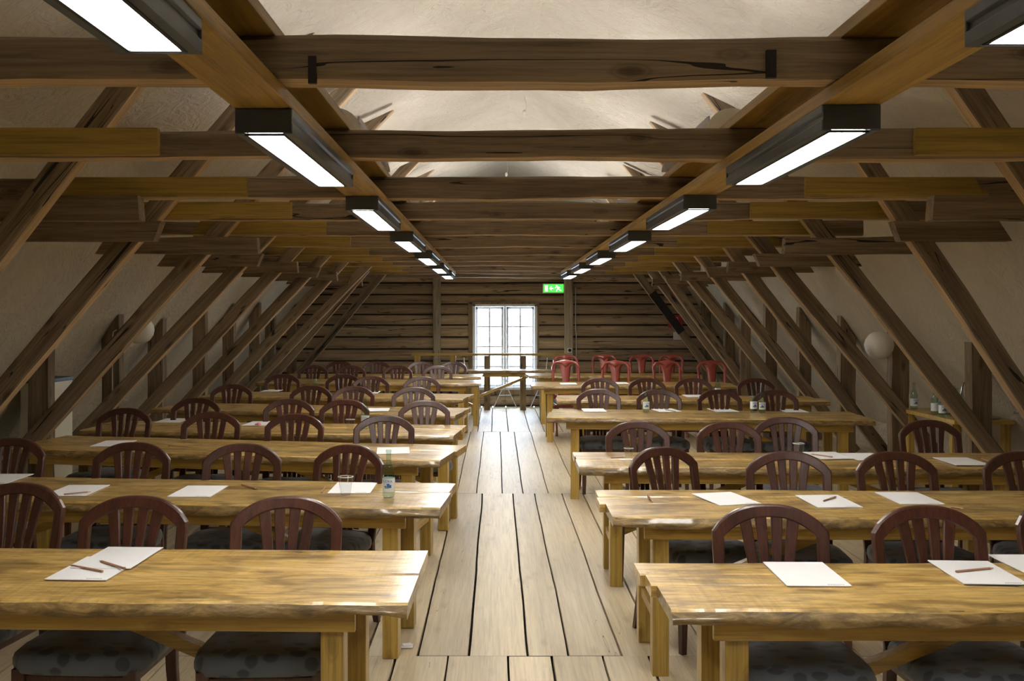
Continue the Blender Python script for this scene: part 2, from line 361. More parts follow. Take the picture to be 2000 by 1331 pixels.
# outside: snowy ground, a far shed roof line
mb=MB(); mb.box(-60,60,YW+6,YW+160,-3.2,-3.0); tag(mb.build('snowy_ground',plain('snow',(.9,.92,.95),.8)),'bright white ground outside beyond the window','ground',kind='stuff')
mb=MB(); mb.prism([(-9,-3),(-9,3.0),(-6.5,4.1),(9,4.1),(9,-3)],YW+60,YW+66,0)
tag(mb.build('far_building',plain('pale_far_wall',(.62,.70,.80),.9)),'pale building standing far outside the window','building')
mb=MB(); mb.box(-9.5,9.2,YW+59.6,YW+66,2.1,2.5); tag(mb.build('far_eaves',plain('grey_far_roof',(.22,.26,.32),.9)),'thin grey eaves line of the far pale building','eaves')
bpy.data.objects['far_eaves'].parent=bpy.data.objects['far_building']
for k_ in ('label','category'): del bpy.data.objects['far_eaves'][k_]
# ------------------------------------------------------------------ timbers
def hewn(L_,w,h,seed,mats=(W_OLD,),wob=.010,lit_faces=None,ch=.012):
    """timber along local +x, centred on y,z; returns MB. fresh: index set of faces pale"""
    m=MB(); n=max(5,int(L_/.14)); rws=[]
    for i in range(n+1):
        x=L_*i/n
        q=lambda k,a=wob,f=1.1: a*noise.noise(Vector((x*f,seed*3.7,k*5.1)))+.3*a*noise.noise(Vector((x*5,seed*1.7,k*2.1)))
        y0,y1=-w/2+q(0),w/2+q(1); z0,z1=-h/2+q(2),h/2+q(3)
        c=[ch*(1+.9*noise.noise(Vector((x*1.7,seed,k+40)))) for k in range(4)]
        rws.append([(x,y0+c[0],z0),(x,y1-c[1],z0),(x,y1,z0+c[1]),(x,y1,z1-c[2]),(x,y1-c[2],z1),(x,y0+c[3],z1),(x,y0,z1-c[3]),(x,y0,z0+c[0])])
    v=[p for r in rws for p in r]
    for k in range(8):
        mi=1 if (lit_faces is not None and k in lit_faces) else 0
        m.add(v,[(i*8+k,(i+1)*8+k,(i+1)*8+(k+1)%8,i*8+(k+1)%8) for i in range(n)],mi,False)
    # remove duplicate vertex blocks cost is fine
    m.add(v,[tuple(range(8)),tuple(range(n*8+7,n*8-1,-1))],len(mats)-1)
    return m
def between(o,p0,p1,up=Vector((0,-1,0))):
    p0=Vector(p0);p1=Vector(p1); x=(p1-p0).normalized(); z=(up-up.dot(x)*x).normalized(); y=z.cross(x)
    M=Matrix((x,y,z)).transposed().to_4x4(); M.translation=p0; o.matrix_world=M; return (p1-p0).length
FR=[3.16,4.66,6.27,7.60,9.10,10.62,12.1,13.5,14.8,16.3,17.5,19.2]
ZB0,ZB1=2.30,2.414
for k,f in enumerate(FR):
    y=f*S-.09
    nm='tie_beam'
    X0,X1=(-2.9,3.0) if k>2 else (-3.0,3.1)
    Lb=X1-X0; h=.114+(.006 if k==0 else 0)
    b=hewn(Lb,.12,h,k+1.3,(W_OLD,W_LITFACE),wob=.017,lit_faces=(0,))  # underside painted paler to stand in for light bounced off the tables
    o=b.build(nm,[W_OLD,W_LITFACE]); between(o,(X0,y+.06,2.357),(X1,y+.06,2.357),Vector((0,0,1)))
    tag(o,'rough-hewn grey-brown tie beam crossing the attic, %s from the camera'%ORD[k] if k else 'rough-hewn grey-brown tie beam crossing the whole attic, the nearest and largest','beam','tie beams across the attic')
    if k==0:
        for px,w_,y0,y1 in ((611,.022,112,165),(1505,.026,100,154)):
            x=(px-VX)*(f*S-.09)/FPX; m=MB(); zz0=HC+(VY-y1)*(3.06*S)/FPX; zz1=HC+(VY-y0)*(3.06*S)/FPX
            m.box(x-w_/2-X0,x+w_/2-X0,-.072,-.056,zz0-2.357,zz1-2.357); m.build('iron_strap',M_IRON,o)
    # yellow extension boards
    for s,xa,xb in ((-1,-1.39,-2.50),(1,1.72,2.75)):
        if k==0 and s>0: xb=2.75
        if k==11: continue
        m=MB(); L1=abs(xb-xa)
        pts=[(0,-.056),(L1+.03*noise.noise(Vector((k,1,s))),-.056),(L1-.03,-.02),(L1-.05,-.025),(L1-.09,.054),(0,.054)]
        if s<0: pts=[(-x,z) for x,z in pts][::-1]
        m.prism(pts,-.016,.016)
        o=m.build('extension_board',W_YEL,None,.002,(xa,y-.0235,2.357))
        tag(o,'yellow pine board lengthening the %s tie beam towards the %s slope'%(ORD[k],'left' if s<0 else 'right'),'board','yellow boards on the beam ends')
# braces (sloping timbers), collars and knee posts
LB={2:((303,184),(0,575),5.9),3:((360,400),(0,830),7.6),4:((423.5,498),(108.5,851.5),9.1),5:((553,459.5),(241.5,792),10.6),6:((603.8,484),(329,780),12.1),7:((654.5,499.8),(413,757),13.5),8:((686,513.8),(469,750),14.8),9:((693,560),(520,741),16.3),10:((718,540),(556,726),17.3),11:((731,569),(616,706),19.0)}
RB={2:((1809.5,171.6),(1948,375),5.8),3:((1699,400),(1898.5,697.5),7.5),4:((1602.8,501.5),(1888,866),9.1),5:((1497.8,526),(1737.5,813),10.6),6:((1440,534.8),(1639.5,799),12.1),7:((1387.5,550.5),(1559,767.5),13.5),8:((1338.5,552),(1489,741),14.8),9:((1288,540),(1439,749),16.6),10:((1266,540),(1400,714),17.6),11:((1236.5,540),(1365,712),19.2)}
for side,D in (('left',LB),('right',RB)):
    s=-1 if side=='left' else 1
    for k,(a,b,f) in D.items():
        P=[]
        for (px,py) in (a,b): P.append(((px-VX)*f/2150,HC+(VY-py)*f/2150))
        (xa,za),(xb,zb)=P; sl=(xb-xa)/(za-zb)         # dx per drop
        w_=.125; d_=.105
        ang=math.atan2(1,abs(sl)); off=w_/2/math.sin(ang)
        X=lambda z: xa+sl*(za-z)+s*off
        # meets the ceiling on top
        z=2.6
        while z<(3.43 if s<0 else 3.33) and z< (4.10-.45*abs(X(z)-.15)) : z+=.02
        zt=z+.05; y=f*S-.09-.04-d_/2
        bot=-.0
        zb_=.0
        p0=(X(zb_),y,zb_+.0); p1=(X(zt),y,zt)
        Ln=(Vector(p1)-Vector(p0)).length
        m=hewn(Ln,w_,d_,20+k+s*30,(W_OLD,W_LITFACE),wob=.010,lit_faces=(2,) if s>0 else (6,),ch=.010)
        tv=(Vector(p1)-Vector(p0)).normalized(); nv=Vector((0,-1,0)).cross(tv); mm_=-.46*s
        kf=(mm_*nv.x-nv.z)/(tv.z-mm_*tv.x)
        m.v=[(q[0]+(q[1]*kf+.02 if q[0]>Ln-.001 else 0),q[1],q[2]) for q in m.v]
        o=m.build('sloping_brace',[W_OLD,W_LITFACE]); between(o,p0,p1)
        # which long edge faces the aisle depends on the side
        tag(o,'sloping hewn brace rising along the %s roof slope, %s from the camera'%(side,ORD[k-2]),'brace','sloping braces on the %s side'%side)
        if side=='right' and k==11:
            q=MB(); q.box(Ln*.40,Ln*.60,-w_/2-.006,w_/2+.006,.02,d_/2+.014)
            q.build('dark_patch',M_DARK,o,.004)  # dark overlay box around the middle of this brace
CL={2:(-1.92,-3.2),3:(-2.2,-3.2),4:(-1.90,-3.18),5:(-2.18,-3.16),6:(-2.13,-3.14),7:(-2.1,-3.05),8:(-2.1,-3.05),9:(-2.1,-3.05),10:(-2.1,-3.05)}
CR={2:(2.34,3.36),3:(2.60,3.38),4:(2.29,3.38),5:(2.40,3.40),6:(2.47,3.38),7:(2.49,3.34),8:(2.43,3.34),9:(2.43,3.34),10:(2.43,3.3)}
for side,D in (('left',CL),('right',CR)):
    s=-1 if side=='left' else 1
    for k,(xa,xb) in D.items():
        f=FR[k]; y=f*S-.09-.04-.105-.05-.004
        z0,z1=(2.15,2.285) if k<3 else ((2.13,2.262) if k<5 else (2.10,2.218))
        m=MB(); hh=z1-z0; La=abs(xb-xa); n=10
        top=[];bo=[]
        for i in range(n+1):
            x=La*i/n
            top.append((x-(.05 if i==0 else 0)*0+(.0 if i else .0)-(.0 if i<n else .085),hh/2+.010*noise.noise(Vector((x*1.6,k,s)))))
            bo.append((x+(.05 if i==0 else 0)*(1 if k%2 else -0.2),-hh/2+.010*noise.noise(Vector((x*1.6,k+5,s)))))
        if s<0: top=[(-x,z) for x,z in top]; bo=[(-x,z) for x,z in bo]
        pts=bo+top[::-1]
        if s<0: pts=pts[::-1]
        m.prism(pts,-.045,.045)
        o=m.build('short_collar_timber',W_OLD,None,.004,(xa,y,(z0+z1)/2))
        tag(o,'short level hewn timber tying the %s %s brace to the plaster'%(ORD[k-2],side),'timber','short collar timbers on the %s'%side)
PL=[(4,-3.68),(5,-3.62),(6,-3.65),(7,-3.56),(8,-3.52),(9,-3.50),(10,-3.52),(11,-3.5)]
PR=[(4,3.90),(5,3.79),(6,3.76),(7,3.69),(8,3.60),(9,3.60),(10,3.62),(11,3.58)]
posts={}
for side,D in (('left',PL),('right',PR)):
    s=-1 if side=='left' else 1
    for k,xi in D:
        f=FR[k]; y=f*S+.0
        wd=.165 if k<7 else .15; xo=xi+s*wd
        # cut along the plaster slope
        zi=(2.16-(abs(xi)-(3.31 if s<0 else 3.44))/.654)-.03
        zo=(2.16-(abs(xo)-(3.31 if s<0 else 3.44))/.654)-.03
        n=8; e=[(xi+.010*noise.noise(Vector((i*.7,k,s))),zi*i/n) for i in range(n+1)]
        g=[(xo+.010*noise.noise(Vector((i*.7,k+7,s))),zo*i/n) for i in range(n+1)]
        pts=e+g[::-1] if s<0 else g+e[::-1]
        m=MB(); cx=(xi+xo)/2; m.prism([(x-cx,z) for x,z in pts][::-1],-.06,.06)
        o=m.build('knee_post',W_OLDZ,None,.006,(cx,y,0)); posts[(side,k)]=o
        tag(o,'upright hewn post against the %s plaster slope, %s from the camera'%(side,ORD[k-4]),'post','upright posts along the %s slope'%side)
# posts on the log wall
for nm,x0,x1 in (('left',-1.145,-1.008),('right',1.22,1.375)):
    m=hewn(2.62,x1-x0,.11,70+x0,(W_OLDZ,W_OLDZ),wob=.008); 
    o=m.build('wall_post',[W_GREYW,W_GREYW]); between(o,((x0+x1)/2,YW-.07,0),((x0+x1)/2,YW-.07,2.62))
    tag(o,'grey upright timber post on the log wall, %s of the window'%nm,'post')
# rails for lamps
for side,xc in (('left',-.692),('right',1.034)):
    m=MB(); m.box(-.086,.086,.2*S,16.3*S,-.02,.02)
    o=m.build('lamp_rail',W_YELY,None,.002,(xc,0,2.276)); tag(o,'yellow pine board under the tie beams carrying the %s row of lamps'%side,'board')
    m=MB(); m.box(-.09,.09,-.3*S,16.3*S,-.018,.018)
    o=m.build('upper_rail',W_YELY,None,.002,(xc-.012 if side=='left' else xc+.02,0,2.437)); tag(o,'yellow pine board lying on top of the tie beams, %s side'%side,'board')
# ------------------------------------------------------------------ lamps
LL=1.36*S
def make_lamp():
    r=empty('ceiling_lamp')
    m=MB(); W2=.085; H=.074
    sec=[(-W2,0),(-W2,-.022),(-W2+.008,-.026),(-W2+.008,-.040),(-W2,-.044),(-W2,-H),(-.058,-H),(-.056,-H+.006),(.056,-H+.006),(.058,-H),(W2,-H),(W2,-.044),(W2-.008,-.040),(W2-.008,-.026),(W2,-.022),(W2,0)]
    m.prism(sec,0,LL); m.build('housing',M_HOUS,r,.0015)
    m=MB(); m.box(-.084,.084,-.006,0.0,-H+.002,-.002); m.build('end_cap',M_HOUS,r,.001)
    m=MB(); m.box(-.084,.084,LL,LL+.006,-H+.002,-.002); m.build('end_cap',M_HOUS,r,.001)
    m=MB(); m.box(-.052,.052,.03,LL-.03,-H+.001,-H+.0055); m.build('diffuser',M_DIFF,r)
    m=MB(); m.box(-.062,-.053,.02,LL-.02,-H-.002,-H+.004); m.box(.053,.062,.02,LL-.02,-H-.002,-H+.004); m.box(-.062,.062,.02,.029,-H-.002,-H+.004); m.box(-.062,.062,LL-.029,LL-.02,-H-.002,-H+.004)
    m.build('bezel',M_HOUS2,r)
    return r
proto=make_lamp(); first=True
YS=[.92,3.27,5.66,8.02,10.42,12.75,14.95]
for side,xc in (('left',-.692),('right',1.034)):
    for k,y in enumerate(YS):
        o=proto if first else copy_tree(proto); first=False
        o.location=(xc,(y-(.06 if side=='right' else 0))*S,2.2555); o.rotation_euler=(0,0,R(random.Random(k).uniform(-.25,.25)))
        tag(o,'long charcoal box lamp with lit white panel, %s of the %s row'%(('nearest' if k==0 else ORD[k]+' from the camera'),side),'lamp','box lamps in two rows')
def make_up():
    r=empty('uplight'); m=MB(); n=14
    arc=[(.105*math.cos(math.pi+math.pi*i/n),.10+.10*math.sin(math.pi+math.pi*i/n)) for i in range(n+1)]
    inn=[(.097*math.cos(math.pi+math.pi*i/n),.10+.092*math.sin(math.pi+math.pi*i/n)) for i in range(n,-1,-1)]
    m.prism(arc+inn,0,LL,0,False); m.build('trough',M_ENAM,r)
    m=MB(); disc=[(.115*math.cos(math.pi*i/n),.02+.115*math.sin(math.pi*i/n)) for i in range(n+1)]
    m.prism(disc[::-1],-.008,0); m.build('end_plate',M_ENAMW,r)
    m=MB(); m.prism(disc[::-1],LL,LL+.008); m.build('end_plate',M_ENAMW,r)
    m=MB(); m.box(-.07,.07,.04,LL-.04,.055,.06); m.build('light_panel',M_UP,r)
    return r
up=make_up(); first=True
for side,xc in (('left',-.735),('right',1.075)):
    for k,y in enumerate([.75,5.05,7.7,10.3,12.9,15.0]):
        o=up if first else copy_tree(up); first=False
        o.location=(xc,y*S,2.457)
        tag(o,'pale half-round uplight trough resting on the %s upper board, %s'%(side,('nearest' if k==0 else ORD[k]+' from the camera')),'lamp','uplights on the upper boards')
# hanging ceiling sensors
for (px,py,f,ti) in ((1024.5,220,11.85,'nearer'),(989,341,17.0,'farther')):
    x=(px-VX)*f/2150; z=HC+(VY-py)*f/2150; y=f*S
    zc=4.10-.46*abs(x-.15)-.03
    r=empty('hanging_sensor',(x,y,zc))
    m=MB(); m.tube([(0,0,0),(.012,0,-.3*(zc-z)),(.02,0,-.7*(zc-z)),(0,0,z-zc)],.0035,6); m.build('cord',M_DWIRE if 0 else M_CAP,r)
    m=MB(); m.lathe([(0,.03),(.012,.028),(.02,.01),(.022,-.01),(.012,-.03),(0,-.033)],12,0,(0,0,z-zc)); m.build('sensor_head',M_ENAMW,r)
    tag(r,'small white sensor hanging on a thin cord from the ceiling ridge, %s one'%ti,'sensor')
# ------------------------------------------------------------------ tables
TABLES=[('left',1,-.286,-3.3,3.437,4.225,4.31),('left',2,-.25,-3.3,5.13,5.92,6.22),('left',3,-.29,-3.35,6.84,7.65,8.30),('left',4,-.285,-3.30,8.27,9.04,9.44),
 ('left',5,-.31,-3.32,9.97,10.75,11.45),('left',6,-.32,-3.30,11.85,12.7,13.15),('left',7,-.22,-3.25,14.6,15.5,15.75),('left',8,-.21,-3.2,16.25,17.0,17.1),
 ('right',1,.515,3.6,3.348,4.02,4.02),('right',2,.51,3.6,4.9,5.69,5.66),('right',3,.49,3.30,6.56,7.30,7.24),('right',4,.49,3.30,9.75,10.65,10.35),
 ('right',5,.67,3.50,11.7,12.5,12.4),('right',6,.46,3.1,14.15,15.05,15.0),('right',7,.47,3.1,16.5,17.3,17.3)]
TT=.74
def make_table(side,idx,xa,xb,yf,yb,yb2,name='plank_table',cat='table'):
    s=-1 if side=='left' else 1
    D=(yb-yf)*S; Ln=abs(xb-xa); th=math.atan2((yb2-yb)*S,Ln)*s
    yc=(yf+yb)/2*S
    r=empty(name,(xa,yc,0),th)
    sd=idx*3.1+(50 if s>0 else 0); rr=random.Random(int(sd*10))
    m=MB(); n=90
    cuts=[-D/2,-D/2+D*rr.uniform(.42,.5),-D/2+D*rr.uniform(.64,.76),D/2] if s>0 else [-D/2,-D/2+D*rr.uniform(.5,.6),D/2]
    for pi_,(a,b) in enumerate(zip(cuts[:-1],cuts[1:])):
        x0=rr.uniform(-.02,.02); x1=Ln+rr.uniform(-.03,.03); tt=TT-rr.uniform(0,.004); g=.003
        fr=pi_==0; bk=pi_==len(cuts)-2
        rws=[]
        for i in range(n+1):
            x=x0+(x1-x0)*i/n
            wf=(.016*noise.noise(Vector((x*1.8,sd,1)))+.012*noise.noise(Vector((x*5,sd,2)))+.006*noise.noise(Vector((x*14,sd,2)))) if fr else .002*noise.noise(Vector((x*5,sd,pi_)))
            wl=(.014*noise.noise(Vector((x*2,sd,5)))+.006*noise.noise(Vector((x*9,sd,6)))) if fr else 0
            wk=(.018*noise.noise(Vector((x*1.8,sd,7)))) if bk else 0
            ya=a+g+(0.012 if fr else 0)+wf; yb_=b-g+wk
            edge=.5*(abs(i/n-.5)>.485)
            lo=TT-.046+(.016*noise.noise(Vector((x*3.3,sd,9)))+.006*noise.noise(Vector((x*11,sd,9))) if fr else 0)
            ye=a+g-.012+wf*.6+wl if fr else ya
            rws.append([(x,yb_,TT-.042),(x,yb_,tt-.004),(x,yb_-.004,tt),(x,(ya+yb_)/2,tt),(x,ya+.010,tt),(x,ya,tt-.004 if not fr else tt-.007),(x,(ya+ye)/2-.002,TT-.022),(x,ye,lo+.008),(x,ye+.008,lo),(x,yb_,TT-.042)])
        if s<0: rws=[[(-p[0],p[1],p[2]) for p in q] for q in rws]
        k=len(rws[0])
        v=[p for q in rws for p in q]
        def fc(c0,c1,mt,smt):
            fs=[(i*k+c,i*k+c+1,(i+1)*k+c+1,(i+1)*k+c) for i in range(n) for c in range(c0,c1)]
            if s<0: fs=[f[::-1] for f in fs]
            m.add(v,fs,mt,smt)
        fc(0,5,0,False); fc(5,8,1,True) if fr else fc(5,8,0,False); fc(8,9,0,False)
        e0=tuple(range(k-2,-1,-1)); e1=tuple(n*k+i for i in range(k-1))
        m.add(v,[e0,e1] if s>0 else [e0[::-1],e1[::-1]],1 if fr else 0)
    m.build('tabletop',[W_TOP,W_BARK],r)
    yl0=-D/2+.085; yl1=D/2-.15; lw=.075; z1=TT-.044
    ins=.06 if (side,idx) in (('left',4),('left',8)) else .2
    m=MB(); xs0,xs1=ins-.04,Ln-ins+.04
    if s<0: xs0,xs1=-xs1,-xs0
    m.box(xs0,xs1,yl0-.024,yl0-.001,.628,z1); m.build('apron',W_APR,r,.003)
    m=MB(); m.box(xs0,xs1,yl1+lw+.001,yl1+lw+.024,.628,z1); m.build('apron',W_APR,r,.003)
    for e in (0,1):
        xl=ins if e==0 else Ln-ins-.075
        if s<0: xl=-xl-.075
        for yy in (yl0,yl1):
            m=MB(); m.box(0,.075,0,lw,0,z1); m.build('leg',W_LEG,r,.003,(xl,yy,0))
        m=MB(); m.box(xl+.012,xl+.062,yl0+lw,yl1,.235,.28); m.build('stretcher',wood_y,r,.002)
        m=MB(); m.box(xl+.012,xl+.062,yl0+lw,yl1,.64,z1); m.build('cross_bearer',wood_y,r,.002)
        if idx==9 and e==1: continue
        d=1 if (e==0)==(s>0) else -1
        xm=xl+.037; m=MB(); q=.045; x0_=xm+d*.04; z0_=.275; x1_=xm+d*1.02; z1_=.672
        t=Vector((x1_-x0_,0,z1_-z0_)).normalized(); nn=Vector((-t.z,0,t.x))*.022
        pts=[(x0_-nn.x,z0_-nn.z),(x1_-nn.x,z1_-nn.z),(x1_+nn.x,z1_+nn.z),(x0_+nn.x,z0_+nn.z)]
        if d<0: pts=pts[::-1]
        ym=(yl0+lw+yl1)/2; m.prism(pts,ym-.022,ym+.022); m.build('brace',W_APR,r,.002)
    nmr='nearest' if idx==1 else ORD[idx-1]+' from the camera'
    tag(r,'rustic golden plank table, %s, on the %s of the aisle'%(nmr,side),cat,'plank tables on the %s'%side)
    return r
wood_y=wood('table_cross_rail_pine',(.34,.21,.055),(.45,.295,.085),(.53,.37,.12),axis='y',rough=.4,bump=.1,knots=.3,coarse=.7)
TB={}
for t in TABLES: TB[(t[0],t[1])]=t; make_table(*t)
def ybk(side,i,x):
    t=TB[(side,i)]; u=(abs(x)-abs(t[2]))/(abs(t[3])-abs(t[2])); return (t[5]+(t[6]-t[5])*u)*S
# ------------------------------------------------------------------ brown chairs
def bow(p,c=.030):              # curve of the back in plan + lean, applied to (x, dy, z)
    x,dy,z=p; t=max(0,(z-.42)/.51)
    return (x, .185+.105*t+ dy + c*(1-(x/.215)**2)*t*.6, z)
def make_chair():
    r=empty('dining_chair')
    # arched back frame
    out=[];inn=[]
    out+=[(-.205,.43),(-.209,.55),(-.213,.68),(-.215,.775),(-.2155,.800),(-.2155,.822),(-.2145,.838)]
    for i in range(1,22):
        x=-.207+.414*i/22; out.append((x,.930-.083*(abs(x)/.212)**2.7))
    out+=[(.2145,.838),(.2155,.822),(.2155,.800),(.215,.775),(.213,.68),(.209,.55),(.205,.43)]
    inn+=[(-.163,.43),(-.166,.55),(-.170,.68),(-.172,.80)]
    nI=len(out)-8
    for i in range(0,nI):
        x=-.172+.344*i/(nI-1); inn.append((x,.886-.068*(abs(x)/.172)**2.3))
    inn+=[(.172,.80),(.170,.68),(.166,.55),(.163,.43)]
    m=MB(); T=.013; n=len(out)
    rws=[]
    for (o,i) in zip(out,inn):
        mx=((o[0]*.88+i[0]*.12),(o[1]*.88+i[1]*.12)); mi=((o[0]*.12+i[0]*.88),(o[1]*.12+i[1]*.88))
        ring=[(o[0],-T*.6,o[1]),(mx[0],-T,mx[1]),(mi[0],-T,mi[1]),(i[0],-T*.6,i[1]),(i[0],T*.6,i[1]),(mi[0],T,mi[1]),(mx[0],T,mx[1]),(o[0],T*.6,o[1])]
        ring=[bow(p) for p in ring]; rws.append(ring+[ring[0]])
    m.grid(rws,0,False); m.add(rws[0][:8],[tuple(range(8))]); m.add(rws[-1][:8],[tuple(range(7,-1,-1))])
    m.build('back_frame',W_CHR,r)
    # four fanned slats
    for (xt,xm,xb,wt,wm,wb) in ((-.091,-.063,-.050,.046,.036,.027),(-.031,-.020,-.017,.044,.029,.022),(.031,.020,.017,.044,.029,.022),(.091,.063,.050,.046,.036,.027)):
        m=MB(); rws=[]
        for i in range(9):
            t=i/8; z=.475+(.900-.068*(abs(xt)/.172)**2.3-.475)*t
            a=t*t; x=xb+(xt-xb)*(t**1.7); ww=wb+(wt-wb)*(t**1.3)
            q_=ww*.40; ring=[(x-ww/2,-.004,z),(x-q_,-.007,z),(x+q_,-.007,z),(x+ww/2,-.004,z),(x+ww/2,.004,z),(x+q_,.007,z),(x-q_,.007,z),(x-ww/2,.004,z)]
            ring=[bow(p) for p in ring]; rws.append(ring+[ring[0]])
        m.grid(rws,0,False); m.build('slat',W_CHR,r)
    m=MB(); rws=[]
    for i in range(9):
        x=-.166+.332*i/8
        ring=[(x,-.012,.455),(x,.012,.455),(x,.012,.49),(x,-.012,.49)]; ring=[bow(p) for p in ring]; rws.append(ring+[ring[0]])
    m.grid(rws,0,False); m.build('crossbar',W_CHR,r)
    for s in (-1,1):
        m=MB(); P=[(s*.184,.185,.44),(s*.186,.19,.30),(s*.190,.215,.12),(s*.194,.24,0)]
        rws=[]
        for (x,y,z),h in zip(P,(.021,.020,.018,.016)):
            ring=[(x-h,y-h*.8,z),(x+h,y-h*.8,z),(x+h,y+h*.8,z),(x-h,y+h*.8,z)]; rws.append(ring+[ring[0]])
        m.grid(rws[::-1],0,False); m.add(rws[-1][:4],[(0,3,2,1)]); m.build('leg',W_CHR,r,.004)
        m=MB(); P=[(s*.195,-.185,.43),(s*.197,-.187,.25),(s*.20,-.19,0)]; rws=[]
        for (x,y,z),h in zip(P,(.022,.020,.015)):
            ring=[(x-h,y-h,z),(x+h,y-h,z),(x+h,y+h,z),(x-h,y+h,z)]; rws.append(ring+[ring[0]])
        m.grid(rws[::-1],0,False); m.add(rws[-1][:4],[(0,3,2,1)]); m.build('leg',W_CHR,r,.004)
        m=MB(); m.tube([(s*.197,-.18,.20),(s*.189,.20,.20)],.010,6); m.build('stretcher',W_CHR,r)
    m=MB(); m.box(-.200,.200,-.195,.185,.375,.411); m.build('seat_frame',W_CHR,r,.006)
    # cushion
    m=MB(); nn=28; rws=[]
    for (sc_,z) in ((.90,.412),(.975,.418),(1.0,.438),(1.0,.458),(.975,.476),(.92,.488),(.80,.495),(.45,.500),(.0,.501)):
        ring=[]
        for k in range(nn):
            a=2*math.pi*k/nn; c,s_=math.cos(a),math.sin(a); p=5.0
            q=(abs(c)**p+abs(s_)**p)**(-1/p); x=.235*q*c; y=.215*q*s_
            x*=1-.055*(y/.205)
            ring.append((x*sc_,-.012+y*sc_,z))
        rws.append(ring+[ring[0]])
    m.grid(rws,0,True); m.build('seat',M_FAB,r)
    return r
BROWN=[ # side,row,px,top,yawdeg
 ('left',1,[(563,963,2),(270,967,-3),(45,934,-8)]),
 ('left',2,[(688,865,-22),(476,862,3),(263,863,0),(28,849,-6)]),
 ('left',3,[(751,813,2),(578,813,-3),(415,802,2),(247,792,-4)]),
 ('left',4,[(829,778,2),(675,776,-5),(566,775,3),(386,773,-3)]),
 ('left',5,[(808,753,2),(691,753,2),(609,751,-3),(454,748,3)]),
 ('left',6,[(815+9,736,2),(725,735,2),(672,728,-4),(553,728,3)]),
 ('left',7,[(854,712,3),(777,713,-3),(686,713,0),(612,711,2)]),
 ('left',8,[(885,706,-3),(823,706,3),(736,704,2),(664,704,-2)]),
 ('right',1,[(1499,975,-2),(1803,977,3),(2070,962,8)]),
 ('right',2,[(1288,871,24),(1537,877,-8),(1744,887,3),(1997,878,-6)]),
 ('right',3,[(1243,822,3),(1421,821,-2),(1534,809,-12),(1810,815,3)]),
 ('right',4,[(1168,761,2),(1286,759,-3),(1403,763,2),(1512,762,-4)]),
 ('right',5,[(1171,738,2),(1262,739,3),(1353,741,-2),(1474,740,2)])]
ch=make_chair(); first=True
AIS=['nearest the aisle','second from the aisle','third from the aisle','fourth from the aisle']
for side,row,lst in BROWN:
    for k,(px,top,yaw) in enumerate(lst):
        d=1483/(top-VY)*S; x=(px-VX)*d/FPX
        ymin=ybk(side,row,x)+.075
        d=max(d,ymin)+(.10 if (side,row,k)==('right',2,0) else 0); x=(px-VX)*d/FPX
        o=ch if first else copy_tree(ch); first=False
        a=R(yaw); off=.31   # back top sits .31 behind the seat centre
        o.location=(x+math.sin(a)*off,d-math.cos(a)*off,0); o.rotation_euler=(0,0,a)
        tag(o,'brown arch-back chair at the %s %s table, %s'%(ORD[row-1],side,AIS[k]),'chair','brown chairs along the tables')
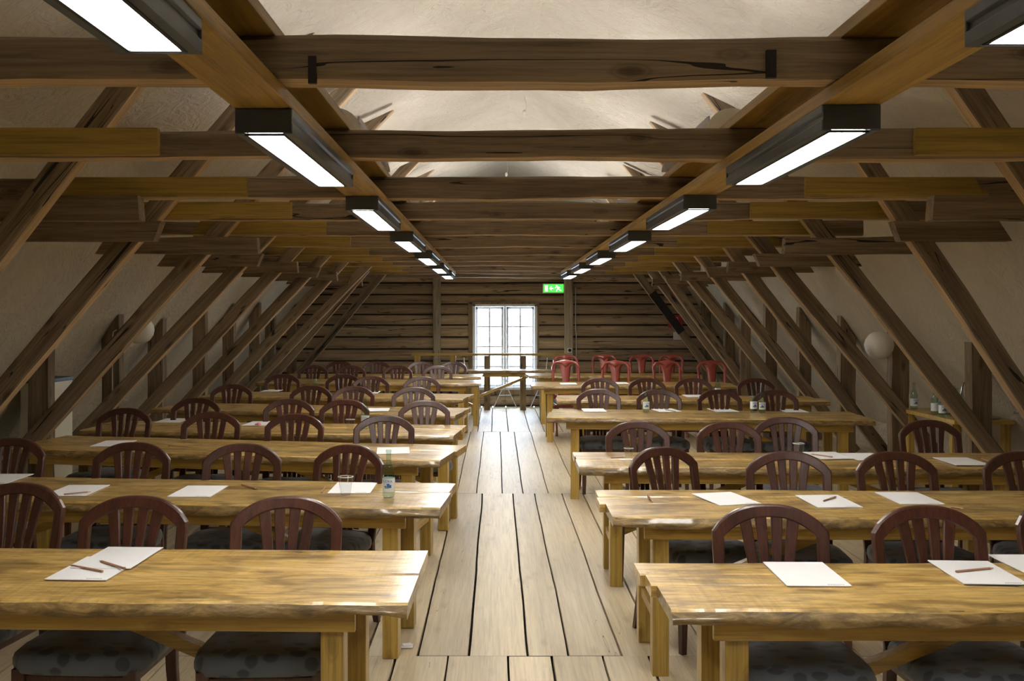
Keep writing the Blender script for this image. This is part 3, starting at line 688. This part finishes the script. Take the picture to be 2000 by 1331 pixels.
# ------------------------------------------------------------------ red chairs
def bowr(p):
    x,dy,z=p; t=max(0,(z-.42)/.6); return (x,.17+.09*t+dy+.02*(1-(x/.2)**2)*t,z)
def flat_part(m,loops,T=.011):
    """loops: list of (left,right,z) strips"""
    rws=[]
    for (xl,xr,z) in loops:
        q=(xr-xl)*.2
        ring=[(xl,0,z),(xl+q,-T,z),(xr-q,-T,z),(xr,0,z),(xr-q,T,z),(xl+q,T,z)]
        ring=[bowr(p) for p in ring]; rws.append(ring+[ring[0]])
    m.grid(rws,0,True); m.add(rws[-1][:6],[tuple(range(6))]); m.add(rws[0][:6],[tuple(range(5,-1,-1))])
def make_red():
    r=empty('red_chair')
    m=MB(); rws=[]
    for i in range(21):
        x=-.2+.4*i/20; u=abs(x)/.2
        zt=1.02-.035*u**1.3-.05*max(0,u-.82)/.18*(1 if u>.82 else 0); 
        zb=.955-.012*math.cos(u*math.pi*2)-.075*max(0,u-.72)/.28-.035*max(0,.3-u)/.3
        ring=[(x,0,zt),(x,-.013,zt-.008),(x,-.013,zb+.008),(x,0,zb),(x,.013,zb+.008),(x,.013,zt-.008)]
        ring=[bowr(p) for p in ring]; rws.append(ring+[ring[0]])
    m.grid(rws,0,True); m.add(rws[0][:6],[tuple(range(6))]); m.add(rws[-1][:6],[tuple(range(5,-1,-1))]); m.build('crest_rail',W_RED,r)
    for s in (-1,1):
        m=MB(); a,b=sorted((s*.2,s*.163)); flat_part(m,[(a,b,.40),(a,b,.6),(a,b,.8),(a,b,.95)]); m.build('back_post',W_RED,r)
        m=MB(); m.tube([(s*.18,.17,.42),(s*.18,.18,.25),(s*.182,.21,.08),(s*.184,.235,0)],[.019,.018,.016,.018],8); m.build('leg',W_RED,r)
        m=MB(); m.tube([(s*.185,-.17,.42),(s*.192,-.19,.34),(s*.186,-.18,.20),(s*.180,-.172,.08),(s*.186,-.19,.025),(s*.188,-.198,0)],[.024,.026,.018,.013,.018,.020],8); m.build('leg',W_RED,r)
        m=MB(); m.tube([(s*.183,-.17,.17),(s*.18,.19,.17)],.009,6); m.build('stretcher',W_RED,r)
    for a,b in ((-1,-.12),(1,.12)): pass
    hs=[(.04,.46),(.075,.47),(.072,.52),(.045,.60),(.042,.68),(.055,.78),(.062,.86),(.075,.92),(.105,.955)]
    m=MB(); flat_part(m,[(-w_,w_,z) for w_,z in hs],.009); m.build('splat',W_RED,r)
    m=MB(); m.box(-.17,.17,.16,.185,.43,.47); m.build('crossbar',W_RED,r,.004)
    m=MB(); m.box(-.19,.19,-.195,.18,.385,.43); m.build('seat_frame',W_RED,r,.006)
    m=MB(); m.box(-.195,.195,-.20,.155,.43,.475); m.build('seat',M_FABD,r,.018)
    return r
rc=make_red(); first=True
for row,lst in ((6,[(1107,703),(1200,704),(1303,704),(1388,704)]),(7,[(1107,693),(1178,692),(1254,692),(1309,692)])):
    for k,(px,top) in enumerate(lst):
        d=.62*2150/(top-VY)*S; x=(px-VX)*d/FPX
        d=max(d,ybk('right',row,x)+.07); x=(px-VX)*d/FPX
        o=rc if first else copy_tree(rc); first=False
        o.location=(x,d-.27,0); o.rotation_euler=(0,0,R([4,-3,2,-2][k]))
        tag(o,'red painted chair with vase-shaped splat at the %s right table, %s'%(ORD[row-1],AIS[k]),'chair','red chairs at the back right')
# ------------------------------------------------------------------ things on tables
ZT=TT+.001
def paper(px,py,rot,where,stack=0,w_=.215,h_=.305):
    x,y=at(px,py,ZT); m=MB(); t=.003
    m.box(-w_/2,w_/2,-h_/2,h_/2,0,t); o=m.build('paper_sheet',M_PAPER,None,0,(x,y,ZT+stack*.0035),(0,0,R(rot)))
    m=MB(); 
    for k in range(7): m.box(w_/2-.075+k*.008,w_/2-.0695+k*.008,-h_/2+.012,-h_/2+.016,t,t+.0004)
    m.build('printed_line',M_GREY,o)
    tag(o,'white sheet of paper '+where,'paper','white sheets on the tables')
paper(188,1111,-3,'on the nearest left table, lower of the overlapping pair',0)
paper(232,1092,-2,'upper of the overlapping pair on the nearest left table',1)
paper(150,959,0,'with a pencil, second left table, behind the leftmost chair')
paper(388,960.5,-1,'in the middle of the second left table, between two chairs')
paper(690,954,0,'under the plastic cup on the second left table')
paper(2,936,0,'at the left picture edge on the second left table')
paper(222,867,2,'on the left part of the third left table')
paper(768,881,6,'behind the bottle on the third left table, near the aisle')
paper(338,822,0,'on the left part of the fourth left table')
paper(508,828,-3,'beside the pink clip on the fourth left table')
paper(738,801,3,'near the bottle on the fifth left table')
paper(532,763.5,0,'on the left part of the sixth left table')
paper(722,767,0,'behind the chairs on the sixth left table, aisle half')
paper(1573,1122,-1,'on the nearest right table, alone near the aisle end')
paper(1907,1119,-3,'under a brown pencil on the nearest right table')
paper(2030,1106,0,'cut by the right picture edge on the nearest right table')
paper(1417,975,14,'turned askew on the second right table, nearest the aisle')
paper(1617,980,2,'with a pencil on its far edge on the second right table')
paper(1775,974,0,'behind a chair arch on the second right table')
paper(1617,890.5,3,'with a pencil on the third right table, beside the cup')
paper(1690,893,0,'behind the chair arch on the third right table')
paper(1878,902,0,'on the right part of the third right table')
paper(1160,802,0,'on the aisle end of the fourth right table')
paper(1300,802,8,'under the cup on the fourth right table')
paper(1412,802,5,'left of the two bottles on the fourth right table')
paper(1549,803,-2,'right of the two bottles on the fourth right table')
paper(1355,774,0,'on the middle of the fifth right table')
paper(1110,750,0,'on the aisle end of the sixth right table')
paper(1210,749,0,'on the middle of the sixth right table')
def pencil(ax,ay,bx,by,where,on=0,short=False):
    z=ZT+.0045+on
    x0,y0=at(ax,ay,z); x1,y1=at(bx,by,z); a=math.atan2(y1-y0,x1-x0); l=math.hypot(x1-x0,y1-y0); l=min(l,.175)
    r=empty('pencil',((x0+x1)/2,(y0+y1)/2,z),a)
    m=MB(); m.tube([(-l/2,0,0),(l/2-.018,0,0)],.0042,6,0,False); m.build('shaft',M_PENC,r)
    m=MB(); m.tube([(l/2-.018,0,0),(l/2-.005,0,0)],[.0042,.0016],8,0,True); m.build('sharpened_end',M_PENCT,r)
    m=MB(); m.tube([(l/2-.005,0,0),(l/2,0,0)],[.0016,.0003],6); m.build('lead',M_LEAD,r)
    tag(r,'brown wooden pencil '+where,'pencil','pencils on the tables')
pencil(202,1117,134,1104,'on the lower sheet on the nearest left table',.003)
pencil(246,1112,192,1095,'on the upper sheet on the nearest left table',.0066)
pencil(125,966,178,961,'on the sheet behind the leftmost chair, second left table',.0031)
pencil(472,947,502,955,'lying on bare wood in the middle of the second left table')
pencil(628,963,636,950,'just left of the cup on the second left table')
pencil(324,871,378,873,'lying on the third left table right of the sheet')
pencil(1867,1117,1941,1110,'on the rightmost full sheet of the nearest right table',.0031)
pencil(1265,967,1276,981,'lying on bare wood near the aisle end of the second right table')
pencil(1609,979,1634,970,'across the sheet on the second right table',.0031)
pencil(1858,990,1884,995,'lying right of the chair arch on the second right table')
pencil(1194,895,1222,893,'lying near the aisle end of the third right table')
pencil(1626,893,1582,887,'on the sheet beside the cup, third right table',.0031)
pencil(1917,896,1933,903,'behind the rightmost chair on the third right table')
pencil(1300,801,1321,804,'beside the cup on the fourth right table',.0031)
pencil(1391,803,1396,797,'on the sheet left of the two bottles',.0031)
def make_bottle():
    r=empty('glass_bottle'); m=MB()
    pr=[(0,.002),(.026,0),(.031,.006),(.0325,.02),(.0325,.125),(.030,.145),(.020,.178),(.0135,.200),(.0125,.235),(.0145,.240),(.0145,.252),(.012,.254)]
    m.lathe(pr,20); m.build('bottle_body',M_BOT,r)
    m=MB(); n=20; rws=[[(.0332*math.cos(a),.0332*math.sin(a),z) for a in [2*math.pi*k/n for k in range(n+1)]] for z in (.035,.105)]
    m.grid(rws,0,True); lb=m.build('label',M_LABEL,r)
    m=MB()
    def patch(a0,a1,z0,z1,mi):
        k=6; rws=[[(.0337*math.sin(a0+(a1-a0)*i/k),-.0337*math.cos(a0+(a1-a0)*i/k),z) for i in range(k+1)] for z in (z0,z1)]
        m.grid(rws,mi,True)
    patch(-.55,.15,.052,.062,1); patch(-.2,.25,.058,.078,0); patch(.12,.55,.055,.071,0); patch(-.6,-.25,.060,.066,0)
    m.build('label_print',[M_BLUE,M_LGREEN],lb)
    tx=bpy.data.curves.new('label_text','FONT'); tx.body='LOKA'; tx.size=.018; tx.align_x='CENTER'; tx.extrude=.0003; tx.materials.append(M_BLUE)
    tmp=bpy.data.objects.new('tmp_text',tx); COL.objects.link(tmp); bpy.context.view_layer.update()
    tm=bpy.data.meshes.new_from_object(tmp.evaluated_get(bpy.context.evaluated_depsgraph_get())); bpy.data.objects.remove(tmp)
    to=bpy.data.objects.new('label_text',tm); COL.objects.link(to); to.parent=lb; to.location=(0,-.0342,.084); to.rotation_euler=(R(90),0,0)
    return r
bt=make_bottle(); first=True
def bottle(px,py,where,z=ZT,xy=None,rz=0,h=1):
    global first
    x,y=xy if xy else at(px,py,z)
    o=bt if first else copy_tree(bt); first=False
    o.location=(x,y,z); o.rotation_euler=(0,0,R(rz)); o.scale=(h,h,h)
    tag(o,'clear water bottle with blue label '+where,'bottle','water bottles')
bottle(759,972,'standing right of the cup on the second left table',h=.93)
bottle(713,838,'standing on the fourth left table behind a chair arch')
bottle(614,772,'seen between chairs on the sixth left table')
bottle(1262,806,'standing left of the cup on the fourth right table',h=.95)
bottle(1472,806,'left one of the pair on the fourth right table',rz=8,h=.97)
bottle(1489,807,'right one of the pair on the fourth right table',rz=-20,h=.93)
bottle(1402,777,'standing behind a chair on the fifth right table')
def make_cup():
    r=empty('plastic_cup'); m=MB()
    m.lathe([(0,.001),(.0235,0),(.0245,.004),(.037,.088),(.038,.092)],22); m.build('cup_wall',M_CUP,r)
    m=MB(); m.lathe([(.036,.088),(.0392,.0885),(.0395,.0925),(.0365,.0935)],22); m.build('rim',M_CAP,r)
    return r
cp=make_cup()
for k,(px,py,wh,sc_) in enumerate([(675,968,'on a sheet beside the bottle, second left table',1.0),(684,842,'on the fourth left table beside a bottle',.95),(1228,899,'near the aisle end of the third right table',.78),(1560,894,'left of a sheet on the third right table',.95),(1298,797,'on a sheet right of the bottle, fourth right table',.85)]):
    o=cp if k==0 else copy_tree(cp); x,y=at(px,py,ZT); o.location=(x,y,ZT+.003); o.scale=(sc_,sc_,sc_)
    tag(o,'clear plastic drinking cup '+wh,'cup','clear cups on the tables')
x,y=at(507,831,ZT); m=MB(); m.lathe([(0,.0),(.018,.003),(.02,.012),(.01,.02),(0,.022)],10); m.tube([(-.03,0,.006),(.0,.0,.008)],.006,6)
tag(m.build('pink_clip',M_PINK,None,0,(x,y-.03,ZT+.004)),'small pink plastic clip on the fourth left table','clip')
# folded paper under leg of second left table
x,y=at(795,1254,0); m=MB(); m.box(-.02,.035,-.03,.02,0,.004); m.box(-.015,.03,-.02,.02,.004,.008,0,Matrix.Rotation(.3,4,'Z'))
tag(m.build('folded_paper',M_PAPER,None,0,(x,y-.07,.002)),'small folded white paper by a leg of the second left table on the floor','paper')
# ------------------------------------------------------------------ back: long table, guard rail, wire trestles
bk=make_table('right',9,-.62,1.12,18.05,18.6,18.6)
tag(bk,'short plank table standing across the aisle before the window','table'); del bk['group']
g=empty('guard_rail',(0,19.15*S,0)); tag(g,'wooden guard rail with two dark posts in front of the window','railing')
m=MB(); m.box(-1.47,1.25,-.05,.05,.945,.985); m.build('top_rail',W_APR,g,.004)
for x in (-.165,.46):
    m=hewn(.94,.105,.09,x*9,(W_OLD,W_OLD),wob=.004); o=m.build('post',[W_OLD,W_OLD],g); between(o,(x,0,0),(x,0,.944)); o.parent=g; 
for x in (-1.38,-.76): 
    m=MB(); m.box(x-.05,x+.05,-.03,.03,0,.944); m.build('post',W_LEG,g,.003)
m=MB()
for i in range(18): m.tube([(-1.3+i*.145,.05,.05),(-1.3+i*.145,.05,.94)],.0022,4)
for i in range(7): m.tube([(-1.4,.05,.1+i*.13),(1.2,.05,.1+i*.13)],.0022,4)
m.build('wire_mesh',M_DWIRE,g)
for k,(px,nm) in enumerate(((917,'left'),(986.5,'middle'),(1058,'right'))):
    yy=19.4*S; x=(px-VX)*19.4/2150; r=empty('wire_trestle',(x,yy,0))
    m=MB()
    m.tube([(-.205,0,.015),(.075,0,.62),(.10,0,.9)],.008,6); m.tube([(.205,.02,.015),(-.075,.02,.62),(-.10,.02,.9)],.008,6); m.build('crossed_legs',M_WIRE,r)
    m=MB(); m.tube([(-.205,.0,.012),(.205,.02,.012)],.008,6); m.tube([(-.1,.0,.235),(.1,.02,.235)],.008,6); m.build('crossbar',M_WIRE,r)
    tag(r,'white wire trestle stand on the floor under the window, %s one of three'%nm,'stand','white wire trestles')
# ------------------------------------------------------------------ wall items
def onwall(px,py,f=19.8): return (px-VX)*f/2150, HC+(VY-py)*f/2150
x,z=onwall(1082,563,19.6); e=empty('exit_sign',(x,YW-.10,z)); tag(e,'lit green emergency exit sign with running man and arrow, beside the right wall post','sign')
m=MB(); m.box(-.195,.195,-.0,.07,-.088,.088); m.build('housing',M_ENAMW,e,.006)
m=MB(); m.box(-.178,.178,-.004,0,-.072,.072); m.build('green_face',M_EXITG,e)
m=MB()
def poly(pts): m.prism([(a,b) for a,b in pts][::-1],-.008,-.004)
poly([(-.15,-.052),(-.105,-.052),(-.105,.052),(-.15,.052)])
poly([(-.075,0),(-.045,.032),(-.032,.032),(-.05,.010),(.0,.010),(.0,-.010),(-.05,-.010),(-.032,-.032),(-.045,-.032)])
cxh,czh=.055,.045; poly([(cxh+.013*math.cos(2*math.pi*i/10),czh+.013*math.sin(2*math.pi*i/10)) for i in range(10)])
def limb(a,b,w_):
    d=Vector((b[0]-a[0],b[1]-a[1])).normalized(); n_=Vector((-d.y,d.x))*w_/2
    poly([(a[0]-n_.x,a[1]-n_.y),(b[0]-n_.x,b[1]-n_.y),(b[0]+n_.x,b[1]+n_.y),(a[0]+n_.x,a[1]+n_.y)])
limb((.065,.030),(.090,-.012),.022); limb((.066,.028),(.035,.018),.010); limb((.035,.018),(.024,-.004),.010)
limb((.068,.026),(.105,.024),.010); limb((.105,.024),(.118,.002),.010)
limb((.090,-.010),(.060,-.024),.013); limb((.060,-.024),(.055,-.056),.012); limb((.092,-.010),(.112,-.034),.013); limb((.112,-.034),(.14,-.036),.012)
m.build('pictogram',M_EXITW,e)
x,z=onwall(1114.5,685.5,19.5); e=empty('wall_socket',(x,YW-.13,z)); tag(e,'small square socket plate on the right wall post','socket')
m=MB(); m.box(-.042,.042,-.008,0,-.042,.042); m.build('plate',M_WHITE,e,.003); m=MB(); m.lathe([(.0,0),(.03,0),(.03,.004),(0,.004)],16); o=m.build('socket_face',M_DARK,e); o.rotation_euler=(R(90),0,0); o.location=(0,-.008,0)
x,z=onwall(1122,560,19.7); m=MB(); m.tube([(0,0,2.15),(0,0,1.4),(.012,0,1.3),(.012,0,0.0)],.010,6); tag(m.build('conduit_pipe',M_CAP,None,0,(x+.03,YW-.045,0)),'thin pale conduit running down beside the right wall post','pipe')
x,z=onwall(1322,628,19.7); e=empty('extinguisher_sign',(x,YW-.02,z)); tag(e,'red fire extinguisher sign on the log wall behind the last right brace','sign')
m=MB(); m.box(-.13,.13,-.006,0,-.115,.115); m.build('sign_board',M_SIGNR,e)
m=MB(); m.prism([(-.045,-.09),(.02,-.09),(.02,.035),(-.0,.06),(-.028,.06),(-.045,.035)][::-1],-.010,-.0062); m.prism([(-.02,.06),(.04,.075),(.06,.03),(.05,.03),(.035,.062),(-.01,.052)][::-1],-.010,-.0062); m.build('pictogram',M_SIGNW,e)
x,z=onwall(1330,657,19.7); m=MB(); m.box(-.11,.09,-.006,0,-.07,.07); tag(m.build('notice_board',M_SIGNW,None,0,(x,YW-.02,z)),'small pale notice on the log wall below the red extinguisher sign','sign')
# globe lamps on posts
for side,k,px,py in (('left',5,268,645),('right',5,1722,675)):
    f=10.4; x=(px-VX)*f/2150; z=HC+(VY-py)*f/2150; s=-1 if side=='left' else 1
    xi=-3.62 if s<0 else 3.79
    e=empty('globe_lamp',(xi,FR[5]*S-.0,z)); tag(e,'unlit cream globe lamp on a bracket on the second %s post'%side,'lamp')
    gx=x-xi; 
    m=MB(); m.tube([(-s*.002,0,.0),(-s*.05,-.02,0),(gx+ -s*0,-.10,-.0)],.016,8); m.build('bracket_arm',M_ENAMW,e)
    m=MB(); m.lathe([(0,.135),(.05,.126),(.095,.096),(.125,.05),(.135,0),(.125,-.05),(.095,-.096),(.05,-.126),(0,-.135)][::-1],24); o=m.build('globe',M_ENAMW,e); o.location=(gx,-.13,0)
    if s>0: continue
    m=MB(); m.tube([(s*.02,-.068,0),(s*.05,-.07,-.02),(s*.06,-.07,-.1),(s*.055,-.07,-1.2)],.006,6); m.build('cable',M_CAP,e)
# cabinet behind the left posts
e=empty('white_cabinet',(-3.94,8.35,0)); tag(e,'cream cabinet with black top behind the nearest left post','cabinet')
m=MB(); m.box(-.11,.11,-.25,.25,.03,1.065); m.build('body',M_CAB,e,.004); m=MB(); m.box(-.115,.118,-.26,.255,1.065,1.095); m.build('top',M_BLK,e,.002)
m=MB(); m.box(-.105,.105,-.262,-.25,.08,1.05); d=m.build('door',M_CAB,e,.003); m=MB(); m.box(.075,.088,-.285,-.262,.6,.75); m.build('handle',M_STEEL,d,.002)
m=MB(); m.box(-.10,.10,-.23,.23,0,.03); m.build('plinth',M_BLK,e)
# side counter with bottles on the right
e=empty('side_counter',(4.08,9.87*S,0)); tag(e,'narrow wooden counter along the right plaster slope behind the posts','counter')
m=MB(); m.box(-.24,.27,-.55,.54,.725,.76); m.build('counter_top',W_APR,e,.003)
for yy in (-.44,.42):
    for xx in (-.19,.25):
        m=MB(); m.box(-.03,.03,-.03,.03,0,.725); m.build('leg',W_LEG,e,.003,(xx,yy,0))
first=False; zc=.7605
k=0
for i,(bx,by) in enumerate([(3.87,9.55),(3.935,9.60),(4.0,9.56),(4.065,9.62),(3.885,9.76),(3.95,9.80),(4.015,9.78),(4.08,9.82)]):
    bottle(0,0,('in the front row' if i<4 else 'in the rear row')+' on the counter, '+['leftmost','second','third','rightmost'][i%4],z=zc,xy=(bx,by*S),rz=i*37)
bottle(0,0,'alone at the far end of the side counter',z=zc,xy=(3.905,10.3*S),rz=10)
e=empty('glass_jug',(3.915,9.33*S,zc)); tag(e,'glass jug with a tall curved steel ladle on the right side counter','jug')
m=MB(); m.lathe([(0,.002),(.04,0),(.05,.02),(.048,.09),(.035,.13),(.042,.16)],20); m.build('jug_body',M_BOT,e)
m=MB(); m.tube([(.0,0,.01),(.012,0,.14),(.03,0,.27),(.045,0,.31),(.065,0,.315),(.072,0,.29)],[.004,.005,.007,.008,.008,.006],8); m.build('ladle',M_STEEL,e)
e=empty('steel_tray',(4.22,9.22*S+.16,zc)); tag(e,'small round steel tray on the right side counter, beside the nearest post','tray')
m=MB(); m.lathe([(0,.004),(.07,.004),(.085,.012),(.088,.012),(.072,0),(0,0)][::-1],24); m.build('dish',M_STEEL,e)
